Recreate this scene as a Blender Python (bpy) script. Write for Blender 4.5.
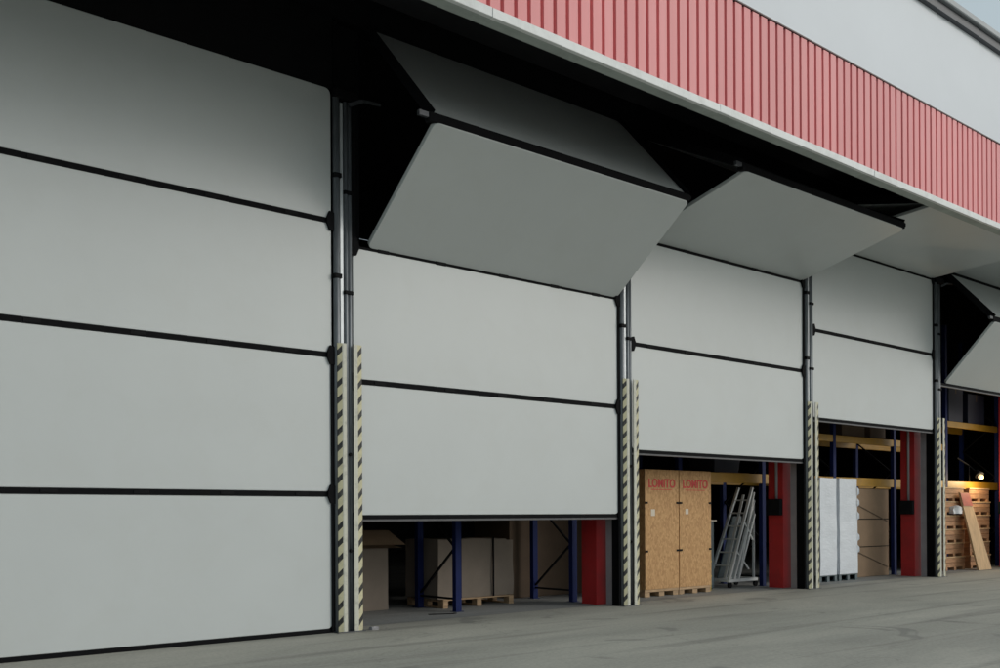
import bpy, bmesh, math, random
from mathutils import Vector, Matrix, noise
random.seed(7)
R = math.radians
scene = bpy.context.scene
for o in list(bpy.data.objects): bpy.data.objects.remove(o)

# ---------------------------------------------------------------- camera
cam_d = bpy.data.cameras.new("camera"); cam = bpy.data.objects.new("camera", cam_d)
scene.collection.objects.link(cam); scene.camera = cam
YAW, PITCH, ROLL = R(40.501), R(0.039), R(-0.311)
fw = Vector((math.sin(YAW), math.cos(YAW), 0)); rt = Vector((math.cos(YAW), -math.sin(YAW), 0)); up = Vector((0, 0, 1))
F = fw*math.cos(PITCH) + up*math.sin(PITCH); U = up*math.cos(PITCH) - fw*math.sin(PITCH)
R3 = rt*math.cos(ROLL) + U*math.sin(ROLL); U3 = U*math.cos(ROLL) - rt*math.sin(ROLL)
m = Matrix.Identity(4)
for i in range(3): m[i][0], m[i][1], m[i][2] = R3[i], U3[i], -F[i]
m.translation = Vector((-6.992, -11.202, 1.5))
cam.matrix_world = m
cam_d.sensor_width = 36; cam_d.lens = 36.0; cam_d.shift_y = 0.1807; cam_d.clip_start = 0.1; cam_d.clip_end = 2000

# ---------------------------------------------------------------- world, sun, exposure
world = bpy.data.worlds.new("World"); scene.world = world; world.use_nodes = True
wn = world.node_tree; wn.nodes.clear()
wo = wn.nodes.new('ShaderNodeOutputWorld'); bg = wn.nodes.new('ShaderNodeBackground')
sky = wn.nodes.new('ShaderNodeTexSky'); sky.sky_type = 'NISHITA'; sky.sun_disc = False
SUN_EL, SUN_AZ = R(24), R(138)          # azimuth clockwise from +Y
sky.sun_elevation = SUN_EL; sky.sun_rotation = SUN_AZ; sky.dust_density = 5.0; sky.air_density = 1.0; sky.ozone_density = 2.0
hs = wn.nodes.new('ShaderNodeHueSaturation'); hs.inputs['Saturation'].default_value = 0.42
wn.links.new(sky.outputs[0], hs.inputs['Color']); veil = wn.nodes.new('ShaderNodeMix'); veil.data_type = 'RGBA'; veil.blend_type = 'ADD'     # even cloud veil
veil.inputs[0].default_value = 1.0; veil.inputs[7].default_value = (6.7, 8.2, 8.7, 1)
wn.links.new(hs.outputs[0], veil.inputs[6]); wn.links.new(veil.outputs[2], bg.inputs[0]); wn.links.new(bg.outputs[0], wo.inputs[0])
bg.inputs[1].default_value = 0.055
sd = bpy.data.lights.new("sun", 'SUN'); sun = bpy.data.objects.new("sun", sd); scene.collection.objects.link(sun)
sd.energy = 0.6; sd.angle = R(24); sd.color = (1.0, 0.96, 0.90)
sdir = Vector((math.sin(SUN_AZ)*math.cos(SUN_EL), math.cos(SUN_AZ)*math.cos(SUN_EL), math.sin(SUN_EL)))
sun.rotation_euler = sdir.to_track_quat('Z', 'Y').to_euler(); sun.location = sdir*60
scene.view_settings.view_transform = 'Standard'; scene.view_settings.look = 'None'
scene.view_settings.gamma = 1; scene.view_settings.use_curve_mapping = False
scene.view_settings.exposure = -0.17

# ---------------------------------------------------------------- materials
MATS = {}
def nd(nt, t, **kw):
    n = nt.nodes.new(t)
    for k, v in kw.items():
        if k in n.inputs: n.inputs[k].default_value = v
        else: setattr(n, k, v)
    return n
def mat(name, col, rough=0.6, metal=0.0, rnd=0.0, var=0.0, vscale=1.5, bump=0.0, bscale=60, dirt=None, dscale=3.0, damt=0.3, spec=0.5, stretch=None):
    """principled material: base colour with soft noise variation, blotchy dirt and fine bump (object coordinates)"""
    M = bpy.data.materials.new(name); M.use_nodes = True; nt = M.node_tree
    b = nt.nodes['Principled BSDF']; b.inputs['Roughness'].default_value = rough; b.inputs['Metallic'].default_value = metal
    b.inputs['Specular IOR Level'].default_value = spec; b.inputs['Base Color'].default_value = (*col, 1)
    L = nt.links.new
    tc = nd(nt, 'ShaderNodeTexCoord'); src = tc.outputs['Object']
    if stretch:
        mp = nd(nt, 'ShaderNodeMapping'); mp.inputs['Scale'].default_value = stretch; L(src, mp.inputs[0]); src = mp.outputs[0]
    out = None
    if var:
        n = nd(nt, 'ShaderNodeTexNoise', Scale=vscale, Detail=5.0, Roughness=0.6); L(src, n.inputs['Vector'])
        rp = nd(nt, 'ShaderNodeMapRange'); L(n.outputs[0], rp.inputs[0])
        rp.inputs[1].default_value = .3; rp.inputs[2].default_value = .7; rp.inputs[3].default_value = 1-var; rp.inputs[4].default_value = 1+var
        mx = nd(nt, 'ShaderNodeMix', data_type='RGBA', blend_type='MULTIPLY'); mx.inputs[0].default_value = 1
        mx.inputs[6].default_value = (*col, 1); L(rp.outputs[0], mx.inputs[7]); out = mx.outputs[2]
    if dirt:
        n = nd(nt, 'ShaderNodeTexNoise', Scale=dscale, Detail=8.0, Roughness=0.7, Distortion=0.4); L(src, n.inputs['Vector'])
        rp = nd(nt, 'ShaderNodeMapRange'); L(n.outputs[0], rp.inputs[0])
        rp.inputs[1].default_value = .48; rp.inputs[2].default_value = .75; rp.inputs[3].default_value = 0; rp.inputs[4].default_value = damt
        mx = nd(nt, 'ShaderNodeMix', data_type='RGBA'); L(rp.outputs[0], mx.inputs[0])
        if out: L(out, mx.inputs[6])
        else: mx.inputs[6].default_value = (*col, 1)
        mx.inputs[7].default_value = (*dirt, 1); out = mx.outputs[2]
    if rnd:      # slight difference from piece to piece
        oi = nd(nt, 'ShaderNodeObjectInfo'); rp = nd(nt, 'ShaderNodeMapRange'); L(oi.outputs['Random'], rp.inputs[0]); rp.inputs[3].default_value = 1-rnd; rp.inputs[4].default_value = 1+rnd
        mx = nd(nt, 'ShaderNodeMix', data_type='RGBA', blend_type='MULTIPLY'); mx.inputs[0].default_value = 1
        if out: L(out, mx.inputs[6])
        else: mx.inputs[6].default_value = (*col, 1)
        L(rp.outputs[0], mx.inputs[7]); out = mx.outputs[2]
    if out: L(out, b.inputs['Base Color'])
    if bump:
        n = nd(nt, 'ShaderNodeTexNoise', Scale=bscale, Detail=4.0); L(src, n.inputs['Vector'])
        bp = nd(nt, 'ShaderNodeBump', Strength=bump, Distance=0.01); L(n.outputs[0], bp.inputs['Height']); L(bp.outputs[0], b.inputs['Normal'])
    MATS[name] = M; return M

mat('panel', (.545, .572, .567), .36, rnd=.025, var=.02, vscale=.8, bump=.06, bscale=3, dirt=(.50, .515, .49), dscale=1.4, damt=.28)
mat('panel_edge', (.42, .43, .45), .4, metal=.5, var=.1)
mat('rubber', (.005, .005, .006), .8, var=.2, vscale=8, spec=.12)
mat('seal_grey', (.07, .07, .075), .5, var=.2, vscale=6)
mat('black_steel', (.006, .006, .007), .75, var=.2, vscale=3, spec=.15)
mat('dark_steel', (.10, .105, .115), .42, metal=.6, var=.2, vscale=5)
mat('strip_alu', (.55, .58, .60), .4, metal=.3, var=.1, vscale=4)
mat('tube_steel', (.17, .185, .20), .36, metal=.2, var=.25, vscale=4, dirt=(.12, .12, .12), dscale=6, damt=.4, stretch=(6, 6, .7))
mat('fascia_red', (.72, .235, .24), .5, rnd=.06, var=.06, vscale=.6, dirt=(.74, .33, .33), dscale=1.2, damt=.35, stretch=(3, 3, .5))
mat('trim_white', (.70, .71, .70), .5, rnd=.04, var=.06, vscale=2, dirt=(.3, .3, .28), dscale=2.5, damt=.4)
mat('soffit_edge', (.34, .38, .35), .6, var=.12, vscale=2, dirt=(.12, .12, .11), dscale=3, damt=.4)
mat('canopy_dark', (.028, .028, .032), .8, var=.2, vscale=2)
mat('wall_pale', (.70, .73, .77), .55, var=.03, vscale=.4, bump=.03, bscale=10)
mat('roof_dark', (.06, .065, .075), .5, var=.15)
mat('cap_brown', (.10, .06, .06), .6, var=.2)
mat('roof_light', (.34, .36, .37), .5, var=.1)
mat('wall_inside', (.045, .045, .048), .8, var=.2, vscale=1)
mat('jamb_grey', (.30, .29, .30), .55, var=.12, vscale=3)
mat('column_red', (.46, .02, .022), .5, var=.12, vscale=2, dirt=(.12, .03, .03), dscale=3, damt=.4)
mat('rack_blue', (.008, .017, .085), .6, var=.15, vscale=4, spec=.15)
mat('rack_yellow', (.38, .2, .012), .5, var=.12, vscale=4, dirt=(.25, .15, .05), dscale=5, damt=.4)
mat('cardboard', (.27, .18, .11), .8, var=.12, vscale=2, bump=.1, bscale=30, dirt=(.25, .17, .10), dscale=3, damt=.4)
mat('cardboard_pale', (.24, .195, .155), .8, var=.1, vscale=2, bump=.1, bscale=30, dirt=(.22, .18, .15), dscale=3, damt=.4)
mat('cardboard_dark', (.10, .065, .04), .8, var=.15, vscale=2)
mat('pallet_wood', (.42, .28, .16), .75, rnd=.15, var=.25, vscale=3, bump=.2, bscale=30, stretch=(1, 6, 6))
mat('plank_wood', (.55, .36, .19), .7, var=.2, vscale=3, bump=.2, bscale=20, stretch=(5, 5, .5))
mat('crate_wood', (.42, .22, .11), .75, rnd=.2, var=.3, vscale=4, bump=.2, bscale=20, stretch=(1, 1, 6))
mat('wrap', (.70, .73, .77), .35, var=.06, vscale=3, bump=.6, bscale=9, stretch=(1, 1, 2.5))
mat('aluminium', (.60, .61, .60), .45, metal=.3, var=.15)
mat('cabinet', (.10, .13, .14), .5, var=.2)
mat('drum_yellow', (.55, .40, .05), .5, var=.1)
mat('bin_navy', (.008, .011, .026), .6, var=.2)
mat('print_red', (.58, .035, .028), .6, var=.2, vscale=20)
mat('paper', (.66, .58, .47), .7, var=.05)
mat('red_paint', (.45, .10, .06), .6, var=.2, vscale=6)
mat('bag', (.7, .7, .7), .4, bump=.4, bscale=20)

def osb():
    M = bpy.data.materials.new('osb'); M.use_nodes = True; nt = M.node_tree; L = nt.links.new; b = nt.nodes['Principled BSDF']
    b.inputs['Roughness'].default_value = .7
    tc = nd(nt, 'ShaderNodeTexCoord'); mp = nd(nt, 'ShaderNodeMapping'); mp.inputs['Scale'].default_value = (26, 26, 15); L(tc.outputs['Object'], mp.inputs[0])
    n0 = nd(nt, 'ShaderNodeTexNoise', Scale=2.0, Detail=2.0); L(mp.outputs[0], n0.inputs['Vector'])
    ad = nd(nt, 'ShaderNodeMix', data_type='RGBA', blend_type='ADD'); ad.inputs[0].default_value = 1.5; L(mp.outputs[0], ad.inputs[6]); L(n0.outputs['Color'], ad.inputs[7])
    v = nd(nt, 'ShaderNodeTexVoronoi', Scale=1.3); L(ad.outputs[2], v.inputs['Vector'])
    cr = nd(nt, 'ShaderNodeValToRGB'); sp = nd(nt, 'ShaderNodeSeparateColor'); L(v.outputs['Color'], sp.inputs[0]); L(sp.outputs[0], cr.inputs[0])
    e = cr.color_ramp.elements; e[0].color = (.42, .22, .085, 1); e[1].color = (.60, .35, .15, 1)
    x = e.new(.5); x.color = (.51, .285, .115, 1)
    L(cr.outputs[0], b.inputs['Base Color'])
    bp = nd(nt, 'ShaderNodeBump', Strength=.15, Distance=.005); L(sp.outputs[0], bp.inputs['Height']); L(bp.outputs[0], b.inputs['Normal'])
    MATS['osb'] = M
osb()

def hazard():
    """yellow and black diagonal tape on the outer part of the guard, cream paint on the inner part (local x of the guard)"""
    M = bpy.data.materials.new('hazard'); M.use_nodes = True; nt = M.node_tree; L = nt.links.new; b = nt.nodes['Principled BSDF']
    b.inputs['Roughness'].default_value = .5
    tc = nd(nt, 'ShaderNodeTexCoord'); sx = nd(nt, 'ShaderNodeSeparateXYZ'); L(tc.outputs['Object'], sx.inputs[0])
    mu = nd(nt, 'ShaderNodeMath', operation='MULTIPLY_ADD'); L(sx.outputs[0], mu.inputs[0]); mu.inputs[1].default_value = -1.1; L(sx.outputs[2], mu.inputs[2])
    dv = nd(nt, 'ShaderNodeMath', operation='DIVIDE'); L(mu.outputs[0], dv.inputs[0]); dv.inputs[1].default_value = .205
    fr = nd(nt, 'ShaderNodeMath', operation='FRACT'); L(dv.outputs[0], fr.inputs[0])
    lt = nd(nt, 'ShaderNodeMath', operation='LESS_THAN'); L(fr.outputs[0], lt.inputs[0]); lt.inputs[1].default_value = .40
    ab = nd(nt, 'ShaderNodeMath', operation='ABSOLUTE'); L(sx.outputs[0], ab.inputs[0])
    gt = nd(nt, 'ShaderNodeMath', operation='GREATER_THAN'); L(ab.outputs[0], gt.inputs[0]); gt.inputs[1].default_value = .062
    mm = nd(nt, 'ShaderNodeMath', operation='MULTIPLY'); L(lt.outputs[0], mm.inputs[0]); L(gt.outputs[0], mm.inputs[1])
    base = nd(nt, 'ShaderNodeMix', data_type='RGBA'); L(gt.outputs[0], base.inputs[0])
    base.inputs[6].default_value = (.58, .57, .48, 1); base.inputs[7].default_value = (.57, .53, .34, 1)
    m2 = nd(nt, 'ShaderNodeMix', data_type='RGBA'); L(mm.outputs[0], m2.inputs[0]); L(base.outputs[2], m2.inputs[6]); m2.inputs[7].default_value = (.012, .012, .012, 1)
    n = nd(nt, 'ShaderNodeTexNoise', Scale=9.0, Detail=8.0, Roughness=.7); L(tc.outputs['Object'], n.inputs['Vector'])
    rp = nd(nt, 'ShaderNodeMapRange'); L(n.outputs[0], rp.inputs[0]); rp.inputs[1].default_value = .5; rp.inputs[2].default_value = .75; rp.inputs[4].default_value = .6
    m3 = nd(nt, 'ShaderNodeMix', data_type='RGBA'); L(rp.outputs[0], m3.inputs[0]); L(m2.outputs[2], m3.inputs[6]); m3.inputs[7].default_value = (.2, .19, .16, 1)
    L(m3.outputs[2], b.inputs['Base Color']); MATS['hazard'] = M
hazard()

def concrete(name, c0, c1, sc):
    M = bpy.data.materials.new(name); M.use_nodes = True; nt = M.node_tree; L = nt.links.new; b = nt.nodes['Principled BSDF']
    tc = nd(nt, 'ShaderNodeTexCoord'); src = tc.outputs['Object']
    mp = nd(nt, 'ShaderNodeMapping'); mp.inputs['Scale'].default_value = (.35, 1.1, 1); L(src, mp.inputs[0])
    n1 = nd(nt, 'ShaderNodeTexNoise', Scale=sc, Detail=9.0, Roughness=.65, Distortion=.5); L(mp.outputs[0], n1.inputs['Vector'])
    n2 = nd(nt, 'ShaderNodeTexNoise', Scale=22.0, Detail=6.0, Roughness=.7); L(src, n2.inputs['Vector'])
    cr = nd(nt, 'ShaderNodeValToRGB'); L(n1.outputs[0], cr.inputs[0]); e = cr.color_ramp.elements
    e[0].position = .32; e[0].color = (*c0, 1); e[1].position = .68; e[1].color = (*c1, 1)
    rp = nd(nt, 'ShaderNodeMapRange'); L(n2.outputs[0], rp.inputs[0]); rp.inputs[1].default_value = .25; rp.inputs[2].default_value = .75; rp.inputs[3].default_value = .78; rp.inputs[4].default_value = 1.22
    mx = nd(nt, 'ShaderNodeMix', data_type='RGBA', blend_type='MULTIPLY'); mx.inputs[0].default_value = 1; L(cr.outputs[0], mx.inputs[6]); L(rp.outputs[0], mx.inputs[7])
    # tyre marks and drip stains: stretched noise, thresholded
    mp2 = nd(nt, 'ShaderNodeMapping'); mp2.inputs['Scale'].default_value = (.12, 2.4, 1); mp2.inputs['Rotation'].default_value = (0, 0, R(8)); L(src, mp2.inputs[0])
    n3 = nd(nt, 'ShaderNodeTexNoise', Scale=1.0, Detail=5.0); L(mp2.outputs[0], n3.inputs['Vector'])
    r3 = nd(nt, 'ShaderNodeMapRange'); L(n3.outputs[0], r3.inputs[0]); r3.inputs[1].default_value = .56; r3.inputs[2].default_value = .68; r3.inputs[4].default_value = .35
    m2 = nd(nt, 'ShaderNodeMix', data_type='RGBA'); L(r3.outputs[0], m2.inputs[0]); L(mx.outputs[2], m2.inputs[6]); m2.inputs[7].default_value = (.05, .05, .048, 1)
    vo = nd(nt, 'ShaderNodeTexVoronoi', feature='DISTANCE_TO_EDGE', Scale=.23)
    nw = nd(nt, 'ShaderNodeTexNoise', Scale=1.3, Detail=6.0); L(src, nw.inputs['Vector'])
    aw = nd(nt, 'ShaderNodeMix', data_type='RGBA', blend_type='ADD'); aw.inputs[0].default_value = 1.0; L(src, aw.inputs[6]); L(nw.outputs['Color'], aw.inputs[7]); L(aw.outputs[2], vo.inputs['Vector'])
    rc = nd(nt, 'ShaderNodeMapRange'); L(vo.outputs[0], rc.inputs[0]); rc.inputs[1].default_value = .0; rc.inputs[2].default_value = .0035; rc.inputs[3].default_value = .22; rc.inputs[4].default_value = 0
    m4 = nd(nt, 'ShaderNodeMix', data_type='RGBA'); L(rc.outputs[0], m4.inputs[0]); L(m2.outputs[2], m4.inputs[6]); m4.inputs[7].default_value = (.04, .04, .038, 1)
    no = nd(nt, 'ShaderNodeTexNoise', Scale=.8, Detail=3.0, Distortion=1.0); L(src, no.inputs['Vector'])
    ro = nd(nt, 'ShaderNodeMapRange'); L(no.outputs[0], ro.inputs[0]); ro.inputs[1].default_value = .64; ro.inputs[2].default_value = .70; ro.inputs[4].default_value = .4
    m5 = nd(nt, 'ShaderNodeMix', data_type='RGBA'); L(ro.outputs[0], m5.inputs[0]); L(m4.outputs[2], m5.inputs[6]); m5.inputs[7].default_value = (.10, .10, .095, 1)
    L(m5.outputs[2], b.inputs['Base Color']); b.inputs['Roughness'].default_value = .72
    bp = nd(nt, 'ShaderNodeBump', Strength=.35, Distance=.006); L(n2.outputs[0], bp.inputs['Height']); L(bp.outputs[0], b.inputs['Normal'])
    MATS[name] = M
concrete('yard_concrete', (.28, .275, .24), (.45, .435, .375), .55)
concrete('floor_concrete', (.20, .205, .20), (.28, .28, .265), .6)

# ---------------------------------------------------------------- mesh helpers
class MB:
    def __init__(s): s.v = []; s.f = []
    def add(s, vs, fs):
        o = len(s.v); s.v += [tuple(p) for p in vs]; s.f += [tuple(i+o for i in f) for f in fs]; return s
    def box(s, x0, x1, y0, y1, z0, z1):
        return s.add([(x, y, z) for x in (x0, x1) for y in (y0, y1) for z in (z0, z1)],
                     [(0, 1, 3, 2), (4, 6, 7, 5), (0, 4, 5, 1), (2, 3, 7, 6), (0, 2, 6, 4), (1, 5, 7, 3)])
    def bar(s, a, b, w, h=None, upv=(0, 0, 1)):
        """rectangular bar from a to b, w across, h along upv"""
        h = w if h is None else h; a = Vector(a); b = Vector(b); d = (b-a).normalized(); u = Vector(upv)
        if abs(d.dot(u)) > .95: u = Vector((0, 1, 0))
        r_ = d.cross(u).normalized(); u = r_.cross(d).normalized()
        vs = [p + r_*i*w/2 + u*j*h/2 for p in (a, b) for i, j in ((-1, -1), (1, -1), (1, 1), (-1, 1))]
        return s.add(vs, [(3, 2, 1, 0), (4, 5, 6, 7), (0, 1, 5, 4), (1, 2, 6, 5), (2, 3, 7, 6), (3, 0, 4, 7)])
    def tube(s, a, b, r0, r1=None, n=12):
        r1 = r0 if r1 is None else r1; a = Vector(a); b = Vector(b); d = (b-a).normalized()
        u = Vector((0, 0, 1)) if abs(d.z) < .9 else Vector((1, 0, 0)); x = d.cross(u).normalized(); y = d.cross(x)
        vs = [p + (x*math.cos(2*math.pi*i/n) + y*math.sin(2*math.pi*i/n))*q for p, q in ((a, r0), (b, r1)) for i in range(n)]
        fs = [(i, (i+1) % n, n+(i+1) % n, n+i) for i in range(n)] + [tuple(range(n-1, -1, -1)), tuple(range(n, 2*n))]
        return s.add(vs, fs)
    def prism(s, prof, z0, z1):
        n = len(prof); vs = [(x, y, z) for z in (z0, z1) for x, y in prof]
        return s.add(vs, [(i, (i+1) % n, n+(i+1) % n, n+i) for i in range(n)] + [tuple(range(n-1, -1, -1)), tuple(range(n, 2*n))])
    def build(s, name, material, parent=None, bevel=0, smooth=False, loc=None):
        me = bpy.data.meshes.new(name); me.from_pydata(s.v, [], s.f)
        bm = bmesh.new(); bm.from_mesh(me); bmesh.ops.recalc_face_normals(bm, faces=bm.faces)
        if bevel: bmesh.ops.bevel(bm, geom=list(bm.edges), offset=bevel, segments=1, affect='EDGES', clamp_overlap=True)
        bm.to_mesh(me); bm.free()
        return link(name, me, material, parent, smooth, loc)
def link(name, me, material, parent=None, smooth=False, loc=None):
    if material and not me.materials: me.materials.append(MATS[material])
    if smooth:
        for p in me.polygons: p.use_smooth = len(p.vertices) < 8
    o = bpy.data.objects.new(name, me); scene.collection.objects.link(o)
    if parent: o.parent = parent
    if loc: o.location = loc
    return o
def box(name, x0, x1, y0, y1, z0, z1, material, parent=None, bevel=0):
    return MB().box(x0, x1, y0, y1, z0, z1).build(name, material, parent, bevel)
def thing(name, label, cat, loc=(0, 0, 0), group=None):
    o = bpy.data.objects.new(name, None); scene.collection.objects.link(o); o.location = loc; o.empty_display_size = .2
    return tag(o, label, cat, group)
def tag(o, label, cat, group=None):
    o['label'] = label; o['category'] = cat
    if group: o['group'] = group
    return o
def struct(o): o['kind'] = 'structure'; return o

def plate(name, x0, x1, A, B, th, rad, material, parent, ch=.006):
    """panel with rounded corners between (y,z) points A and B, thickness behind the outer face"""
    A = Vector((0, *A)); B = Vector((0, *B)); d = (B-A); L = d.length; d.normalize(); n = Vector((1, 0, 0)).cross(d)   # outward (-y for an upright panel)
    def ring(ins, off):
        pts = []; a0, a1, b0, b1 = x0+ins, x1-ins, ins, L-ins; r = max(rad-ins, .004)
        for cx, cz, s in ((a1-r, b1-r, 0), (a0+r, b1-r, 90), (a0+r, b0+r, 180), (a1-r, b0+r, 270)):
            for k in range(5):
                t = R(s + 22.5*k); pts.append(Vector((cx + r*math.cos(t), 0, 0)) + A + d*(cz + r*math.sin(t)) + n*off)
        return pts
    rs = [ring(ch, -th), ring(0, -th+ch), ring(0, -ch), ring(ch, 0)]; k = len(rs[0]); vs = sum(rs, []); fs = []
    for j in range(3):
        for i in range(k): fs.append((j*k+i, j*k+(i+1) % k, (j+1)*k+(i+1) % k, (j+1)*k+i))
    fs += [tuple(range(k)), tuple(range(4*k-1, 3*k-1, -1))]
    return MB().add(vs, fs).build(name, material, parent)

def lumpy_box(name, x0, x1, y0, y1, z0, z1, amp, fr, material, parent=None, n=(6, 6, 10), seed=0):
    """box with subdivided, softly uneven faces"""
    bm = bmesh.new(); bmesh.ops.create_cube(bm, size=1)
    bmesh.ops.subdivide_edges(bm, edges=list(bm.edges), cuts=n[2], use_grid_fill=True)
    for v in bm.verts:
        c = v.co.copy(); p = Vector((x0+(c.x+.5)*(x1-x0), y0+(c.y+.5)*(y1-y0), z0+(c.z+.5)*(z1-z0)))
        off = noise.noise_vector(p*fr + Vector((seed, seed*2.3, 0)))*amp
        if c.z < -.49: off.z = 0
        v.co = p + off
    me = bpy.data.meshes.new(name); bm.to_mesh(me); bm.free()
    return link(name, me, material, parent)

# ---------------------------------------------------------------- the setting
W = 5.398
def sheet(name, x0, x1, y0, y1, z, material):
    return struct(MB().add([(x0, y0, z), (x1, y0, z), (x1, y1, z), (x0, y1, z)], [(0, 1, 2, 3)]).build(name, material))
sheet('ground', -400, 400, -400, 400, 0, 'yard_concrete')
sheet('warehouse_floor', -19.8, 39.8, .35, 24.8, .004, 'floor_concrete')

# ---------------------------------------------------------------- the warehouse
wh = thing('warehouse', 'long pale grey warehouse with red corrugated canopy over its row of doors', 'building', (0, 0, 0))
uw = box('upper_wall', -20, 40, 0, .25, 8.42, 13.3, 'wall_pale', wh)
box('roof_edge', -20.1, 40.1, -.12, .3, 13.302, 13.50, 'roof_dark', wh)
box('gutter', -20.2, 40.2, -.22, .3, 13.503, 13.66, 'roof_light', wh, .02)
box('roof', -20, 40, .302, 25, 13.31, 13.5, 'roof_dark', wh)
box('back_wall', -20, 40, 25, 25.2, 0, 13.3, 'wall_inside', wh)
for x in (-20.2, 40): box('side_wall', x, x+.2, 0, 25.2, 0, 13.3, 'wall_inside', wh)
box('unseen_infill', -20, -5.75, .02, .22, 0, 8.4, 'wall_pale', wh)  # unseen plain infill on both sides of the doors, added to block light
box('unseen_infill', 22.0, 40, .02, .22, 0, 8.4, 'wall_pale', wh)
box('header_beam', -5.75, 22.0, .02, .3, 7.97, 8.40, 'black_steel', wh)
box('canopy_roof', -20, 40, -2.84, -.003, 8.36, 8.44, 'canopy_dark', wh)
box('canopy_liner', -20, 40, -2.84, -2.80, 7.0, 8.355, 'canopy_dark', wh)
# bottom edge of the canopy: white face trim and grey underside return
tr = MB()
FY = -2.90
for i in range(15):       # trim in 4 m lengths, not quite true to each other
    dy, dz = random.uniform(-.004, .004), random.uniform(-.004, .004)
    box('fascia_trim', -20+i*4+.004, -16+i*4-.004, FY-.035+dy, FY+.02, 6.90+dz, 7.005+dz, 'trim_white', wh, .004)
box('soffit_strip', -20, 40, FY+.022, FY+.185, 6.907, 6.998, 'soffit_edge', wh)
# red corrugated cladding: 1 m sheets of five ribs, sheets share one mesh
pitch = .2; prof = []
for i in range(5):
    b = i*pitch
    prof += [(b, 0), (b+.145, 0), (b+.155, .048), (b+.192, .048)]
prof.append((1.0, 0))
vs = [(x, FY+y, z) for z in (7.006, 8.53) for x, y in prof]; n = len(prof)
sheet_me = bpy.data.meshes.new('cladding_sheet'); sheet_me.from_pydata(vs, [], [(i, i+1, n+i+1, n+i) for i in range(n-1)]); sheet_me.materials.append(MATS['fascia_red'])
for i in range(-10, 32):
    o = link('cladding_sheet', sheet_me, None, wh, loc=(i*.999, random.uniform(-.003, .003), random.uniform(-.004, .004)))
MB().box(-20, 40, FY-.012, FY+.10, 8.537, 8.556).build('fascia_cap', 'cap_brown', wh)
# red steel columns just inside, with conduit and junction box
for k in range(0, 5):
    cx = k*W
    yb = .42
    c = MB().box(cx-.36, cx-.02, yb, yb+.02, 0, 8).box(cx-.36, cx-.02, yb+.32, yb+.34, 0, 8).box(cx-.36, cx-.345, yb+.021, yb+.319, 0, 8).build('column', 'column_red', wh)
    if k in (2, 3, 4):
        MB().tube((cx-.375, yb+.14, 1.8), (cx-.375, yb+.14, 5.5), .028).build('conduit', 'jamb_grey', c, smooth=True)
        box('junction_box', cx-.47, cx-.362, yb+.0, yb+.33, 1.47, 1.80, 'black_steel', c, .01)

# ---------------------------------------------------------------- door guide posts
POST = {-1: 'door post at the left end of the closed door', 0: 'large striped door post right of the closed door, nearest the camera',
        1: 'striped door post left of the plywood crates', 2: 'striped door post left of the white wrapped stacks',
        3: 'striped door post left of the brown wooden boxes', 4: 'striped door post at the right end of the folded door'}
def guide_post(k):
    t = thing('guide_post', POST[k], 'post', (k*W, 0, 0), 'steel guide posts between the doors')
    zt = 6.92
    MB().tube((-.195, -.02, 0), (-.195, -.02, zt), .045, n=16).build('guide_tube', 'tube_steel', t, smooth=True)
    MB().tube((-.060, -.025, 0), (-.060, -.025, zt-.04), .030, n=16).build('guide_tube', 'tube_steel', t, smooth=True)
    MB().tube((.000, -.02, 0), (.000, -.02, zt-.04), .030, n=16).build('guide_tube', 'tube_steel', t, smooth=True)
    MB().box(-.142, -.100, -.030, .030, 0, zt-.06).build('edge_strip', 'strip_alu', t)
    MB().box(-.16, .15, .048, .10, 0, 7.9).build('back_channel', 'black_steel', t)
    # jambs: black channel, then a grey return
    MB().box(-.215, -.165, -.01, .20, 0, 7.9).build('jamb', 'rubber', t)
    MB().box(-.205, -.165, .202, .345, 0, 7.9).build('jamb_return', 'jamb_grey', t)
    MB().box(.155, .20, .05, .20, 0, 7.9).build('jamb', 'rubber', t)
    # black side seal over the edge of the door to the left
    MB().box(-.285, -.172, -.022, -.004, 0.02, {0: 3.62, 1: 5.0, 2: 6.05, 3: 6.9}.get(k, 4.4)).build('side_seal', 'rubber', t)
    # clamps on the tubes
    for z in (4.6, 5.9):
        MB().box(-.25, -.14, -.075, .03, z-.03, z+.03).build('clamp', 'black_steel', t, .006)
        MB().box(-.095, .035, -.065, .03, z-.22, z-.17).build('clamp', 'black_steel', t, .006)
    for z in (1.05, 2.3): MB().tube((-.03, -.05, z), (-.03, -.085, z), .022, n=8).build('bolt', 'black_steel', t)
    # top bracket with a bent arm
    MB().box(-.24, .10, -.10, .03, zt-.02, zt+.10).build('top_bracket', 'black_steel', t, .01)
    MB().bar((-.05, -.10, zt-.10), (.12, -.16, zt-.02), .02, .05).bar((.12, -.16, zt-.02), (.40, -.16, zt+.0), .02, .04).build('bent_arm', 'dark_steel', t)
    # hazard guards: folded plate, flat inner strip and slanted outer strip
    g = MB().prism([(-.0, -.105), (-.05, -.105), (-.118, -.075), (-.118, -.065), (-.05, -.09), (0, -.09)], 0.012, 3.73).build('hazard_guard', 'hazard', t)
    g.location = (-.105, 0, 0)
    g = MB().prism([(.0, -.105), (.055, -.105), (.135, -.085), (.135, -.075), (.055, -.09), (0, -.09)], 0.012, 3.73).build('hazard_guard', 'hazard', t)
    g.location = (.002, 0, 0)
    MB().box(-.26, .16, -.125, .03, 0, .012).build('foot_plate', 'dark_steel', t)
    return t
for k in range(-1, 5): guide_post(k)

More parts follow.
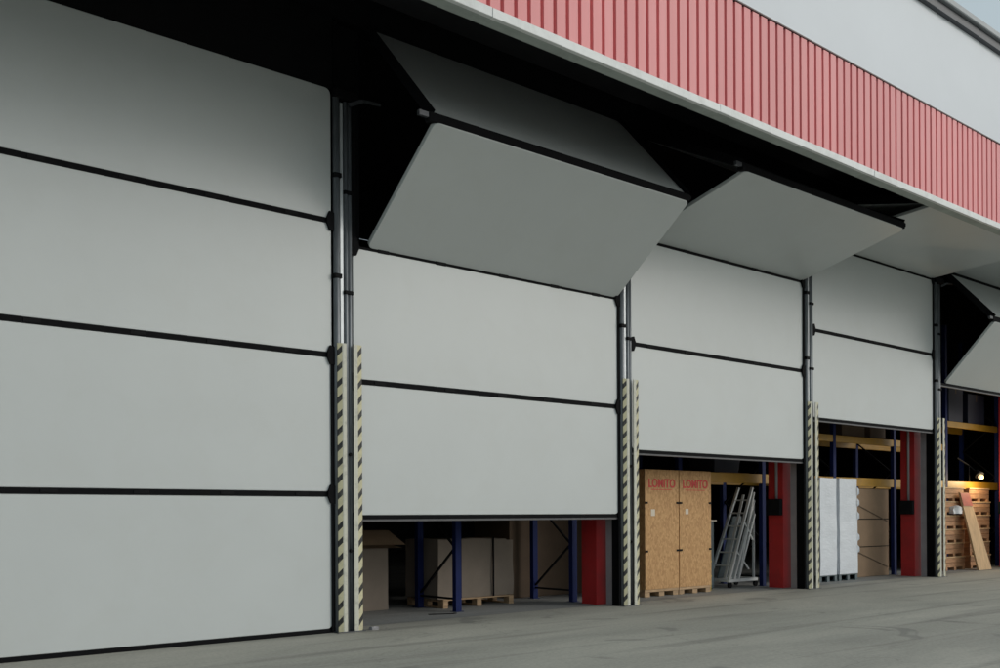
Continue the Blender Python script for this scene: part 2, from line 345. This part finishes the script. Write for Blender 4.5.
# ---------------------------------------------------------------- folding doors
XL, XR = .06, -.262
def seal_bar(x0, x1, A, B, name, material, parent, th=.035, off=.012):
    """dark strip bridging the gap between two panel edges A and B (y,z)"""
    A3 = Vector((0, *A)); B3 = Vector((0, *B)); mid = (A3+B3)/2
    d = B3-A3; w = max(d.length, .03)
    return MB().bar((x0, mid.y+off, mid.z), (x1, mid.y+off, mid.z), th if abs(d.z) > abs(d.y) else w, w if abs(d.z) > abs(d.y) else th).build(name, material, parent)
def folding_door(k, label, pts, seal_above=None):
    """pts: list of (A, B) panel edges from the bottom up in (y, z)"""
    x0, x1 = (k-1)*W + XL, k*W + XR
    t = thing('folding_door', label, 'door', ((k-1)*W, 0, pts[0][0][1]), 'folding doors along the warehouse front')
    z0 = pts[0][0][1]
    P = lambda p: (p[0], p[1]-z0)
    lx0, lx1 = XL, W + XR
    for i, (A, B) in enumerate(pts):
        j = random.uniform(-.004, .004)
        fold = min(A[0], B[0]) < -.3
        px0, px1 = (lx0+.225, lx1-.02) if fold else (lx0, lx1)
        plate('panel', px0, px1, (A[0]+j, A[1]-z0), (B[0]+j, B[1]-z0), .06 if fold else .045, .08, 'panel', t)
        if fold and B[0] > A[0]:  # black strips added over the upper panels' lit ends, standing in for shade
            for ex in (px0-.006, px1+.006):
                MB().bar((ex, *P(A)), (ex, *P(B)),   .010, .135, upv=(0, -(B[1]-A[1]), B[0]-A[0])).build('edge_shade_strip', 'rubber', t)
        if i + 1 < len(pts):
            A2 = pts[i+1][0]; b, a = P(B), P(A2)
            my, mz = (b[0]+a[0])/2, (b[1]+a[1])/2
            tip = b[0] < -.3
            if tip:      # protruding edge: heavy rubber hinge rail, a bit longer than the panel
                MB().box(lx0+.145, lx1-.0, my-.015, my+.085, mz-.045, mz+.075).build('tip_rail', 'rubber', t, .01)
                MB().box(lx0+.005, lx0+.144, my-.005, my+.045, mz+.0, mz+.06).build('rail_end', 'dark_steel', t)
                MB().box(lx1+.001, lx1+.04, my-.005, my+.045, mz+.0, mz+.06).build('rail_end', 'rubber', t)
            else:
                s = seal_bar(lx0-.02, lx1+.03, b, a, 'joint_seal', 'rubber', t)
                for q in range(5):
                    hx = lx0 + (lx1-lx0)*(q+.5)/5 + random.uniform(-.1, .1)
                    MB().box(hx-.09, hx+.09, my-.013, my+.0, mz-.024, mz+.024).build('hinge', 'black_steel', t, .004)
                for hx, sg in ((lx0, -1), (lx1, 1)):     # roller brackets at the joint ends
                    MB().prism([(-sg*.06, -.03), (-sg*.06, .03), (-sg*.02, .12), (sg*.07, .10), (sg*.07, -.13), (-sg*.02, -.12)], 0, .03).build('roller_bracket', 'rubber', t)
                    o = t.children[-1] if False else bpy.data.objects[[c.name for c in scene.collection.objects][-1]]
                    o.rotation_euler = (R(90), 0, 0); o.location = (hx-.02*sg, my-.005, mz)
    # bottom rail with rubber lip (follows the lowest edge), or the edge of the lowest folded panel
    A = P(pts[0][0])
    if z0 > .2:
        MB().box(lx0-.01, lx1+.01, A[0]+.002, A[0]+.052, A[1]-.055, A[1]-.004).build('bottom_rail', 'rubber', t)
        MB().box(lx0-.01, lx1+.01, A[0]+.008, A[0]+.046, A[1]-.085, A[1]-.056).build('bottom_seal', 'seal_grey', t)
    else:
        MB().box(lx0-.01, lx1+.01, A[0]+.002, A[0]+.052, -z0+.001, A[1]-.002).build('bottom_seal', 'rubber', t)
    if seal_above:
        B = P(pts[-1][1])
        MB().box(lx0, lx1+.04, .02, .06, B[1]+.01, seal_above-z0).build('head_panel', 'black_steel', t)
    return t
g = .033
def flats(*z): return [((0, z[i]+(g if i else 0)), (0, z[i+1]-g)) for i in range(len(z)-1)]
folding_door(0, 'closed grey panelled door filling the left of the picture', flats(.055, 1.787, 3.577, 5.304, 7.045), 7.98)
folding_door(1, 'grey door raised to knee height above the cardboard boxes, folding outward under the canopy',
             flats(1.513, 3.27, 5.02+g) + [((0, 5.02+g), (-1.51, 6.26)), ((-1.47, 6.36), (-.06, 7.93))])
folding_door(2, 'grey half raised door above the plywood crates, folded far outward',
             flats(2.584, 4.34, 6.09+g) + [((0, 6.10+g), (-2.13, 6.69)), ((-2.11, 6.80), (-.06, 7.86))])
folding_door(3, 'grey door raised above the white wrapped stacks, top panels folded flat',
             flats(3.448, 5.204, 6.95+g) + [((0, 6.955+g), (-2.46, 7.17)), ((-2.44, 7.27), (-.06, 7.80))])
folding_door(4, 'almost fully opened grey door at the right edge above the brown wooden boxes',
             [((-.02, 4.58), (-1.18, 5.87)), ((-1.16, 5.97), (-.02, 7.22)), ((-.02, 7.28), (-2.0, 7.50)), ((-1.98, 7.60), (-.06, 7.85))])
# ---------------------------------------------------------------- pallet rack inside
rk = thing('pallet_rack', 'blue and yellow pallet rack running behind all the doors', 'rack', (0, 1.05, 0))
UX = [-2.75, -.05, 2.62, 5.16, 8.0, 10.70, 13.42, 16.12, 18.80, 21.9]
up_me = MB().box(-.055, .055, 0, .09, 0, 6.4).build('x', 'rack_blue').data
bpy.data.objects.remove(bpy.data.objects['x'])
for x in UX:
    for y in (0, 1.0):
        link('upright', up_me, None, rk, loc=(x, y, 0.004))
        box('foot', x-.08, x+.08, y-.03, y+.12, .004, .012, 'rack_blue', rk)
    br = MB(); z = .25; s = 0
    while z < 5.8:
        br.bar((x, .09 if s else 1.0, z), (x, 1.0 if s else .09, z+.75), .03, .03); z += .75; s = 1-s
    br.bar((x, .09, .2), (x, 1.0, .2), .03, .03)
    br.build('brace', 'black_steel', rk)
for i in range(len(UX)-1):
    for z in ((2.13, 3.12) if i < 8 else (2.13, 3.75)):
        for y in (.005, .99):
            box('beam', UX[i]+.056, UX[i+1]-.056, y, y+.05, z, z+.20 if z < 3 else z+.16, 'rack_yellow', rk, .006)

# goods on the rack levels, dim
def carton(x, y, z, sx, sy, sz, m_, label, rz=0, tape=True, group='cartons on the pallet rack'):
    t = tag(MB().box(-sx/2, sx/2, -sy/2, sy/2, 0, sz).build('carton', m_, None, .008), label, 'box', group)
    t.location = (x, y, z); t.rotation_euler = (0, 0, rz)
    if tape: box('tape', -.03, .03, -sy/2-.002, -sy/2-.0005, sz*.75, sz*.999, 'cardboard_dark', t)
    return t
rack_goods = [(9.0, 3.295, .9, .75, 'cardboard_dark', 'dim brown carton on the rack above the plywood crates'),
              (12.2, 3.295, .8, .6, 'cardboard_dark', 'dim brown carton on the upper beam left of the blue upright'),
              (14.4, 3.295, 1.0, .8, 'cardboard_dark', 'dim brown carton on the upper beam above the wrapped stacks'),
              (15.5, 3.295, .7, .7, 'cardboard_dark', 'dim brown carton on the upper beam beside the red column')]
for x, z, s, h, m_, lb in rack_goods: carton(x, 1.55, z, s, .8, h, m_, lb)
for x, s, h, lb in ((12.4, .9, .55, 'dark blue storage bin on the rack behind the wrapped stacks'),
                    (9.7, .9, .5, 'dark blue storage bin on the rack above the trolley')):
    b_ = tag(MB().add([(-s/2+.05, -.3, 0), (s/2-.05, -.3, 0), (s/2-.05, .3, 0), (-s/2+.05, .3, 0), (-s/2, -.36, h), (s/2, -.36, h), (s/2, .36, h), (-s/2, .36, h)],
                      [(0, 3, 2, 1), (0, 1, 5, 4), (1, 2, 6, 5), (2, 3, 7, 6), (3, 0, 4, 7), (4, 5, 6, 7)]).build('storage_bin', 'bin_navy', None, .01), lb, 'bin', 'dark bins on the rack')
    b_.location = (x, 1.55, 2.335)
    MB().box(-s/2-.02, s/2+.02, -.385, -.361, h-.06, h).build('rim', 'bin_navy', b_)
    # timber deck under each bin so that it rests on both beams
    dk = tag(box('rack_board', x-s/2-.05, x+s/2+.05, 1.06, 2.08, 2.331, 2.3345, 'crate_wood'), lb.replace('dark blue storage bin', 'thin wooden board under the bin'), 'board', 'boards on the rack')

# ---------------------------------------------------------------- pallets, boxes and crates
def pallet(x0, x1, y0, y1, z, label, group=None, m_='pallet_wood', zt=.144):
    t = thing('pallet', label, 'pallet', ((x0+x1)/2, (y0+y1)/2, z), group)
    sx, sy = (x1-x0)/2, (y1-y0)/2
    n = 5
    for i in range(n):
        y = -sy + .05 + i*(2*sy-.1)/(n-1)
        MB().box(-sx, sx, y-.05, y+.05, zt-.022, zt).build('deck_board', m_, t, .003)
    for j in (-1, 0, 1):
        xx = j*(sx-.05)
        MB().box(xx-.05, xx+.05, -sy, sy, zt-.044, zt-.0225).build('stringer', m_, t)
        for i in (-1, 0, 1):
            yy = i*(sy-.07)
            MB().box(xx-.05, xx+.05, yy-.07, yy+.07, .0225, zt-.0445).build('block', m_, t, .003)
        MB().box(xx-.05, xx+.05, -sy, sy, 0, .022).build('base_board', m_, t)
    return t
FZ = .0045
# bay of the first open door
t = thing('cardboard_box', 'tall beige cardboard box with its flap hanging out, beside the nearest striped post', 'box', (1.55, 2.52, FZ))
lumpy_box('carton_body', -.46, .46, -.42, .42, 0, 1.05, .012, 2.0, 'cardboard_pale', t, seed=3)
fl = MB().add([(-.47, -.425, 1.05), (.47, -.425, 1.05), (.62, -.60, .99), (-.50, -.62, 1.0), (-.47, -.43, 1.27), (.47, -.43, 1.27), (.46, -.42, 1.27), (-.47, -.42, 1.27)],
              [(0, 1, 5, 4), (0, 3, 2, 1)]).build('flap', 'cardboard', t)
lumpy_box('carton_top', -.46, .46, -.415, .42, 1.055, 1.27, .008, 2.0, 'cardboard', t, seed=8)
MB().add([(-.47, -.43, 1.27), (.47, -.43, 1.27), (.64, -.66, 1.04), (-.50, -.66, 1.05)], [(0, 1, 2, 3)]).build('flap', 'cardboard', t)
pallet(2.75, 4.25, 1.62, 2.62, FZ, 'low pallet under the grey beige cartons behind the blue upright')
t = thing('carton_stack', 'large grey beige carton strapped on the pallet behind the blue upright', 'box', (3.5, 2.15, FZ+.1445))
lumpy_box('carton_body', -.80, .66, -.45, .45, 0, .97, .03, 1.6, 'cardboard_pale', t, seed=1)
lumpy_box('carton_side', .665, .86, -.40, .44, 0, .93, .03, 1.8, 'cardboard_pale', t, seed=5)
for x in (-.35, .35): MB().box(x-.012, x+.012, -.489, -.47, 0, .99).build('strap', 'rubber', t)
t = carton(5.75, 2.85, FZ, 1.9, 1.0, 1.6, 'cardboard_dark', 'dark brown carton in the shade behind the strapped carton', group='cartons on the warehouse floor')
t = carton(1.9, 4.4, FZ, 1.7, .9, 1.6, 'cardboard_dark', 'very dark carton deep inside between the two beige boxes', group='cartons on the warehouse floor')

# plywood crates
def text_mesh(body, w, h):
    cu = bpy.data.curves.new('lettering', 'FONT'); cu.body = body; cu.size = 1; cu.offset = .028; cu.extrude = .004
    o = bpy.data.objects.new('tmp', cu); scene.collection.objects.link(o)
    dg = bpy.context.evaluated_depsgraph_get(); dg.update()
    me = bpy.data.meshes.new_from_object(o.evaluated_get(dg)); bpy.data.objects.remove(o)
    xs = [v.co.x for v in me.vertices]; ys = [v.co.y for v in me.vertices]
    for v in me.vertices:
        x = (v.co.x-min(xs))/(max(xs)-min(xs))*w; y = (v.co.y-min(ys))/(max(ys)-min(ys))*h; d = v.co.z
        v.co = Vector((x-w/2, -d*.5, y))
    me.materials.clear(); me.materials.append(MATS['print_red']); return me
txt = text_mesh('LOMITO', .74, .165)
def crate(x0, label):
    w, d, h = .952, 1.25, 2.16
    t = thing('plywood_crate', label, 'crate', (x0+w/2, .80, FZ), 'plywood storage crates')
    for i in range(3):
        x = -w/2+.08 + i*(w-.16)/2
        MB().box(x-.075, x+.075, .02, d-.02, 0, .085).build('skid', 'pallet_wood', t, .004)
    MB().box(-w/2, w/2, .01, d, .086, .135).build('base_board', 'pallet_wood', t, .004)
    z0 = .136
    MB().box(-w/2+.004, w/2-.004, 0, .02, z0, z0+h).build('front_panel', 'osb', t, .003)
    for s in (-1, 1):
        a, b = sorted((s*(w/2-.004), s*(w/2-.022)))
        MB().box(a, b, .021, d, z0, z0+h).build('side_panel', 'osb', t, .002)
    MB().box(-w/2+.023, w/2-.023, d-.02, d-.001, z0, z0+h).build('back_panel', 'osb', t)
    MB().box(-w/2+.004, w/2-.004, .0, d, z0+h+.001, z0+h+.02).build('lid', 'osb', t, .003)
    for z in (.83, 1.71):
        for s in (-1, 1):
            a, b = sorted((s*(w/2-.003), s*(w/2-.075)))
            MB().box(a, b, -.012, -.001, z-.018, z+.018).build('clip', 'black_steel', t)
    l = link('lettering', txt, None, t, loc=(.0, -.003, 1.985))
    MB().box(-.30, .28, -.004, -.001, 1.945, 1.957).build('lettering_line', 'print_red', t)
    return t
c1 = crate(6.69, 'plywood crate with red lettering next to the striped post')
c2 = crate(7.655, 'plywood crate with red lettering on the side nearer the trolley')
for c, x, z, s in ((c1, -.31, 1.47, .11), (c2, -.30, 1.50, .09)):
    MB().box(x, x+s, -.003, -.001, z, z+s*1.1).build('paper_label', 'paper', c)

# A-frame trolley behind the crates
t = thing('ladder_trolley', 'grey metal leaning ladder trolley between the crates and the blue upright', 'trolley', (9.95, 1.35, FZ))
MB().bar((-.35, -.2, .15), (.62, -.2, .15), .06).bar((-.35, .28, .15), (.62, .28, .15), .06).bar((-.35, -.2, .15), (-.35, .28, .15), .05).bar((.62, -.2, .15), (.62, .28, .15), .05).build('base_frame', 'aluminium', t)
for x in (-.3, .57):
    for y in (-.2, .28): MB().tube((x, y-.02, .06), (x, y+.02, .06), .06, n=14).build('wheel', 'rubber', t, smooth=True)
for a, b in (((-.33, -.2, .18), (.56, -.14, 2.05)), ((-.02, -.2, .18), (.60, -.16, 1.50)), ((-.33, .28, .18), (.56, .2, 2.05)), ((-.18, -.21, .18), (.60, -.15, 1.78))):
    MB().bar(a, b, .055, .045).build('rail', 'aluminium', t)
for i in range(1, 7):
    f_ = i/7.0; p = Vector((-.33, -.2, .18)).lerp(Vector((.56, -.14, 2.05)), f_); q = Vector((-.33, .28, .18)).lerp(Vector((.56, .2, 2.05)), f_)
    MB().tube(p, q, .016, n=8).build('rung', 'aluminium', t)
for i in (0.3, .62):
    p = Vector((-.33, -.21, .18)).lerp(Vector((.56, -.15, 2.05)), i)
    MB().bar(p, p+Vector((.52-.35*i, 0, -.38)), .03).build('cross_bar', 'aluminium', t)
for a, b in (((-.20, .0, .18), (.52, .05, 1.9)), ((.12, .1, .18), (.56, .1, 1.3)), ((-.05, -.22, .18), (.57, -.17, 1.95))):
    MB().bar(a, b, .05, .03).build('rail', 'aluminium', t)
MB().add([(-.26, .12, .19), (.30, .12, .19), (.58, .14, 1.45), (.30, .14, 1.45), (-.26, .15, .19), (.30, .15, .19), (.58, .17, 1.45), (.30, .17, 1.45)],
         [(0, 1, 2, 3), (4, 7, 6, 5), (0, 4, 5, 1), (1, 5, 6, 2), (2, 6, 7, 3), (3, 7, 4, 0)]).build('side_sheet', 'cabinet', t)
MB().bar((.60, -.14, .18), (.60, -.14, 1.8), .04).build('stanchion', 'aluminium', t)
t = thing('tool_cabinet', 'dark grey green cabinet behind the plywood crates and the trolley', 'cabinet', (9.05, 1.70, FZ))
box('carcass', -.4, .42, -.3, .3, 0, 1.35, 'cabinet', t, .01); box('door', -.38, .40, -.312, -.301, .05, 1.30, 'cabinet', t); box('worktop', -.44, .46, -.34, .33, 1.351, 1.38, 'paper', t)
t = thing('drum', 'yellow drum half hidden behind the plywood crates', 'drum', (8.84, 1.22, FZ))
MB().tube((0, 0, 0), (0, 0, .85), .19, n=24).build('shell', 'drum_yellow', t, smooth=True)
for z in (.28, .57): MB().tube((0, 0, z-.015), (0, 0, z+.015), .198, n=24).build('hoop', 'drum_yellow', t, smooth=True)

# white wrapped stacks
def wrapped(x0, x1, label, plabel, seed):
    pallet(x0, x1, .78, 1.0, FZ, plabel, 'pallets under the wrapped stacks', 'cabinet')
    t = thing('wrapped_stack', label, 'wrapped goods', ((x0+x1)/2, .89, FZ+.1445), 'white wrapped stacks')
    w = (x1-x0)/2
    lumpy_box('wrapped_goods', -w+.02, w-.02, -.12, .11, 0, 2.13, .016, 2.2, 'wrap', t, seed=seed)
    return t
wrapped(12.33, 13.04, 'white plastic wrapped stack beside the striped post', 'low dark pallet under the wrapped stack by the striped post', 2)
w2 = wrapped(13.12, 13.90, 'white plastic wrapped stack with loose film on its right edge', 'low dark pallet under the wrapped stack with loose film', 6)
for z in (.45, .72, 1.2, 1.5, 1.75):
    x = .38; 
    MB().add([(x-.03, -.13, z), (x-.03, -.13, z+.2), (x+.03, -.15, z+.14), (x+.02, -.16, z+.05)], [(0, 1, 2, 3)]).build('loose_film', 'wrap', w2)
t = carton(15.2, 1.62, FZ, 1.55, .95, 2.08, 'cardboard', 'big brown strapped carton under the yellow beam beside the wrapped stacks', tape=False, group='cartons on the warehouse floor')
for z in (.7, 1.35): MB().box(-.78, .78, -.481, -.476, z, z+.02).build('strap', 'rubber', t)
MB().bar((-.7, -.485, .6), (.7, -.485, .2), .006, .02).bar((-.7, -.485, 1.7), (.7, -.485, 1.3), .006, .02).build('cross_strap', 'cardboard_dark', t)
# wooden box stacks at the far right
def pallet_stack(xa, xb, ya, yb, n, lab, dz=.36):
    for i in range(n):
        jx, jy = random.uniform(-.025, .025), random.uniform(-.02, .02)
        order = ['lowest', 'second from the floor', 'third from the floor', 'fourth from the floor', 'fifth from the floor', 'topmost'][i if i < n-1 else 5]
        t = thing('wooden_box', '%s, %s' % (lab, order), 'box', ((xa+xb)/2+jx, (ya+yb)/2+jy, FZ+i*dz), 'wooden boxes stacked inside the far door')
        sx, sy = (xb-xa)/2, (yb-ya)/2
        for q in (-1, 0, 1):
            MB().box(q*(sx-.07)-.06, q*(sx-.07)+.06, -sy, sy, 0, .075).build('foot', 'crate_wood', t, .004)
        box('core', -sx+.03, sx-.03, -sy+.03, sy-.03, .076, dz-.035, 'crate_wood', t)
        for z0, z1 in ((.078, .195), (.203, dz-.036)):
            for a, b in (((-sx, -sy), (sx, -sy+.028)), ((-sx, sy-.028), (sx, sy)), ((-sx, -sy+.029), (-sx+.028, sy-.029)), ((sx-.028, -sy+.029), (sx, sy-.029))):
                MB().box(a[0], b[0], a[1], b[1], z0, z1).build('side_board', 'crate_wood', t, .004)
        MB().box(-sx-.015, sx+.015, -sy-.02, sy+.015, dz-.035, dz-.001).build('lid_board', 'plank_wood', t, .004)
pallet_stack(18.45, 19.55, .95, 1.75, 6, 'brown wooden box of the stack beside the striped post')
pallet_stack(19.95, 21.15, .98, 1.8, 6, 'brown wooden box of the stack behind the leaning plank')
pl = thing('leaning_plank', 'pale wooden plank with red painted top leaning against the brown wooden boxes', 'plank', (19.78, .50, FZ))
MB().add([(-.39, 0, 0), (.37, 0, 0), (-.22, .33, 2.02), (-.72, .33, 2.02), (-.39, .05, .01), (.37, .05, .01), (-.22, .38, 2.03), (-.72, .38, 2.03)],
         [(0, 1, 2, 3), (4, 7, 6, 5), (0, 4, 5, 1), (1, 5, 6, 2), (2, 6, 7, 3), (3, 7, 4, 0)]).build('board', 'plank_wood', pl)
MB().add([(-.66, .264, 1.68), (-.12, .264, 1.68), (-.22, .322, 2.02), (-.72, .322, 2.02)], [(0, 1, 2, 3)]).build('painted_end', 'red_paint', pl)
tag(lumpy_box('plastic_bag', 18.72, 19.1, .80, .92, 1.48, 1.64, .10, 4, 'bag', None, seed=11), 'crumpled white plastic bag hanging on the wooden boxes by the post', 'bag')
# work lamp over the yellow beam
wl = thing('work_lamp', 'small lit work lamp hanging above the far yellow beam', 'lamp', (20.1, 1.05, 2.33))
MB().bar((0, .02, 0), (0, .02, .45), .03).bar((0, .02, .45), (-.75, -.02, .62), .025).bar((0, .02, .45), (.12, -.1, .30), .025).build('arm', 'black_steel', wl)
MB().tube((.14, -.12, .30), (.10, -.22, .17), .05, .12, n=16).build('shade', 'black_steel', wl, smooth=True)
lm = bpy.data.materials.new('lamp_glow'); lm.use_nodes = True; bs = lm.node_tree.nodes['Principled BSDF']
bs.inputs['Emission Color'].default_value = (1, .66, .30, 1); bs.inputs['Emission Strength'].default_value = 2.0; bs.inputs['Base Color'].default_value = (.2, .15, .1, 1); MATS['lamp_glow'] = lm
bm = bmesh.new(); bmesh.ops.create_uvsphere(bm, u_segments=24, v_segments=16, radius=.07); me = bpy.data.meshes.new('bulb'); bm.to_mesh(me); bm.free()
link('bulb', me, 'lamp_glow', wl, True, (.09, -.26, .13))
ld = bpy.data.lights.new('lamp_light', 'POINT'); ld.energy = 45; ld.color = (1, .75, .42); ld.shadow_soft_size = .1
lo = bpy.data.objects.new('lamp_light', ld); scene.collection.objects.link(lo); lo.parent = wl; lo.location = (.06, -.42, .05)
# small litter
sc = tag(MB().bar((1.98, .98, .012), (2.30, .82, .012), .05, .008).bar((2.30, .82, .012), (2.40, .85, .012), .05, .008).build('strap_scrap', 'rubber'), 'short black strap end lying on the floor before the blue upright', 'scrap')
rb = lumpy_box('rubble', .26, .38, -.10, -.02, 0, .035, .03, 14, 'jamb_grey', None, n=(4, 4, 5), seed=4)
tag(rb, 'small dark lump of debris at the foot of the nearest striped post', 'debris')
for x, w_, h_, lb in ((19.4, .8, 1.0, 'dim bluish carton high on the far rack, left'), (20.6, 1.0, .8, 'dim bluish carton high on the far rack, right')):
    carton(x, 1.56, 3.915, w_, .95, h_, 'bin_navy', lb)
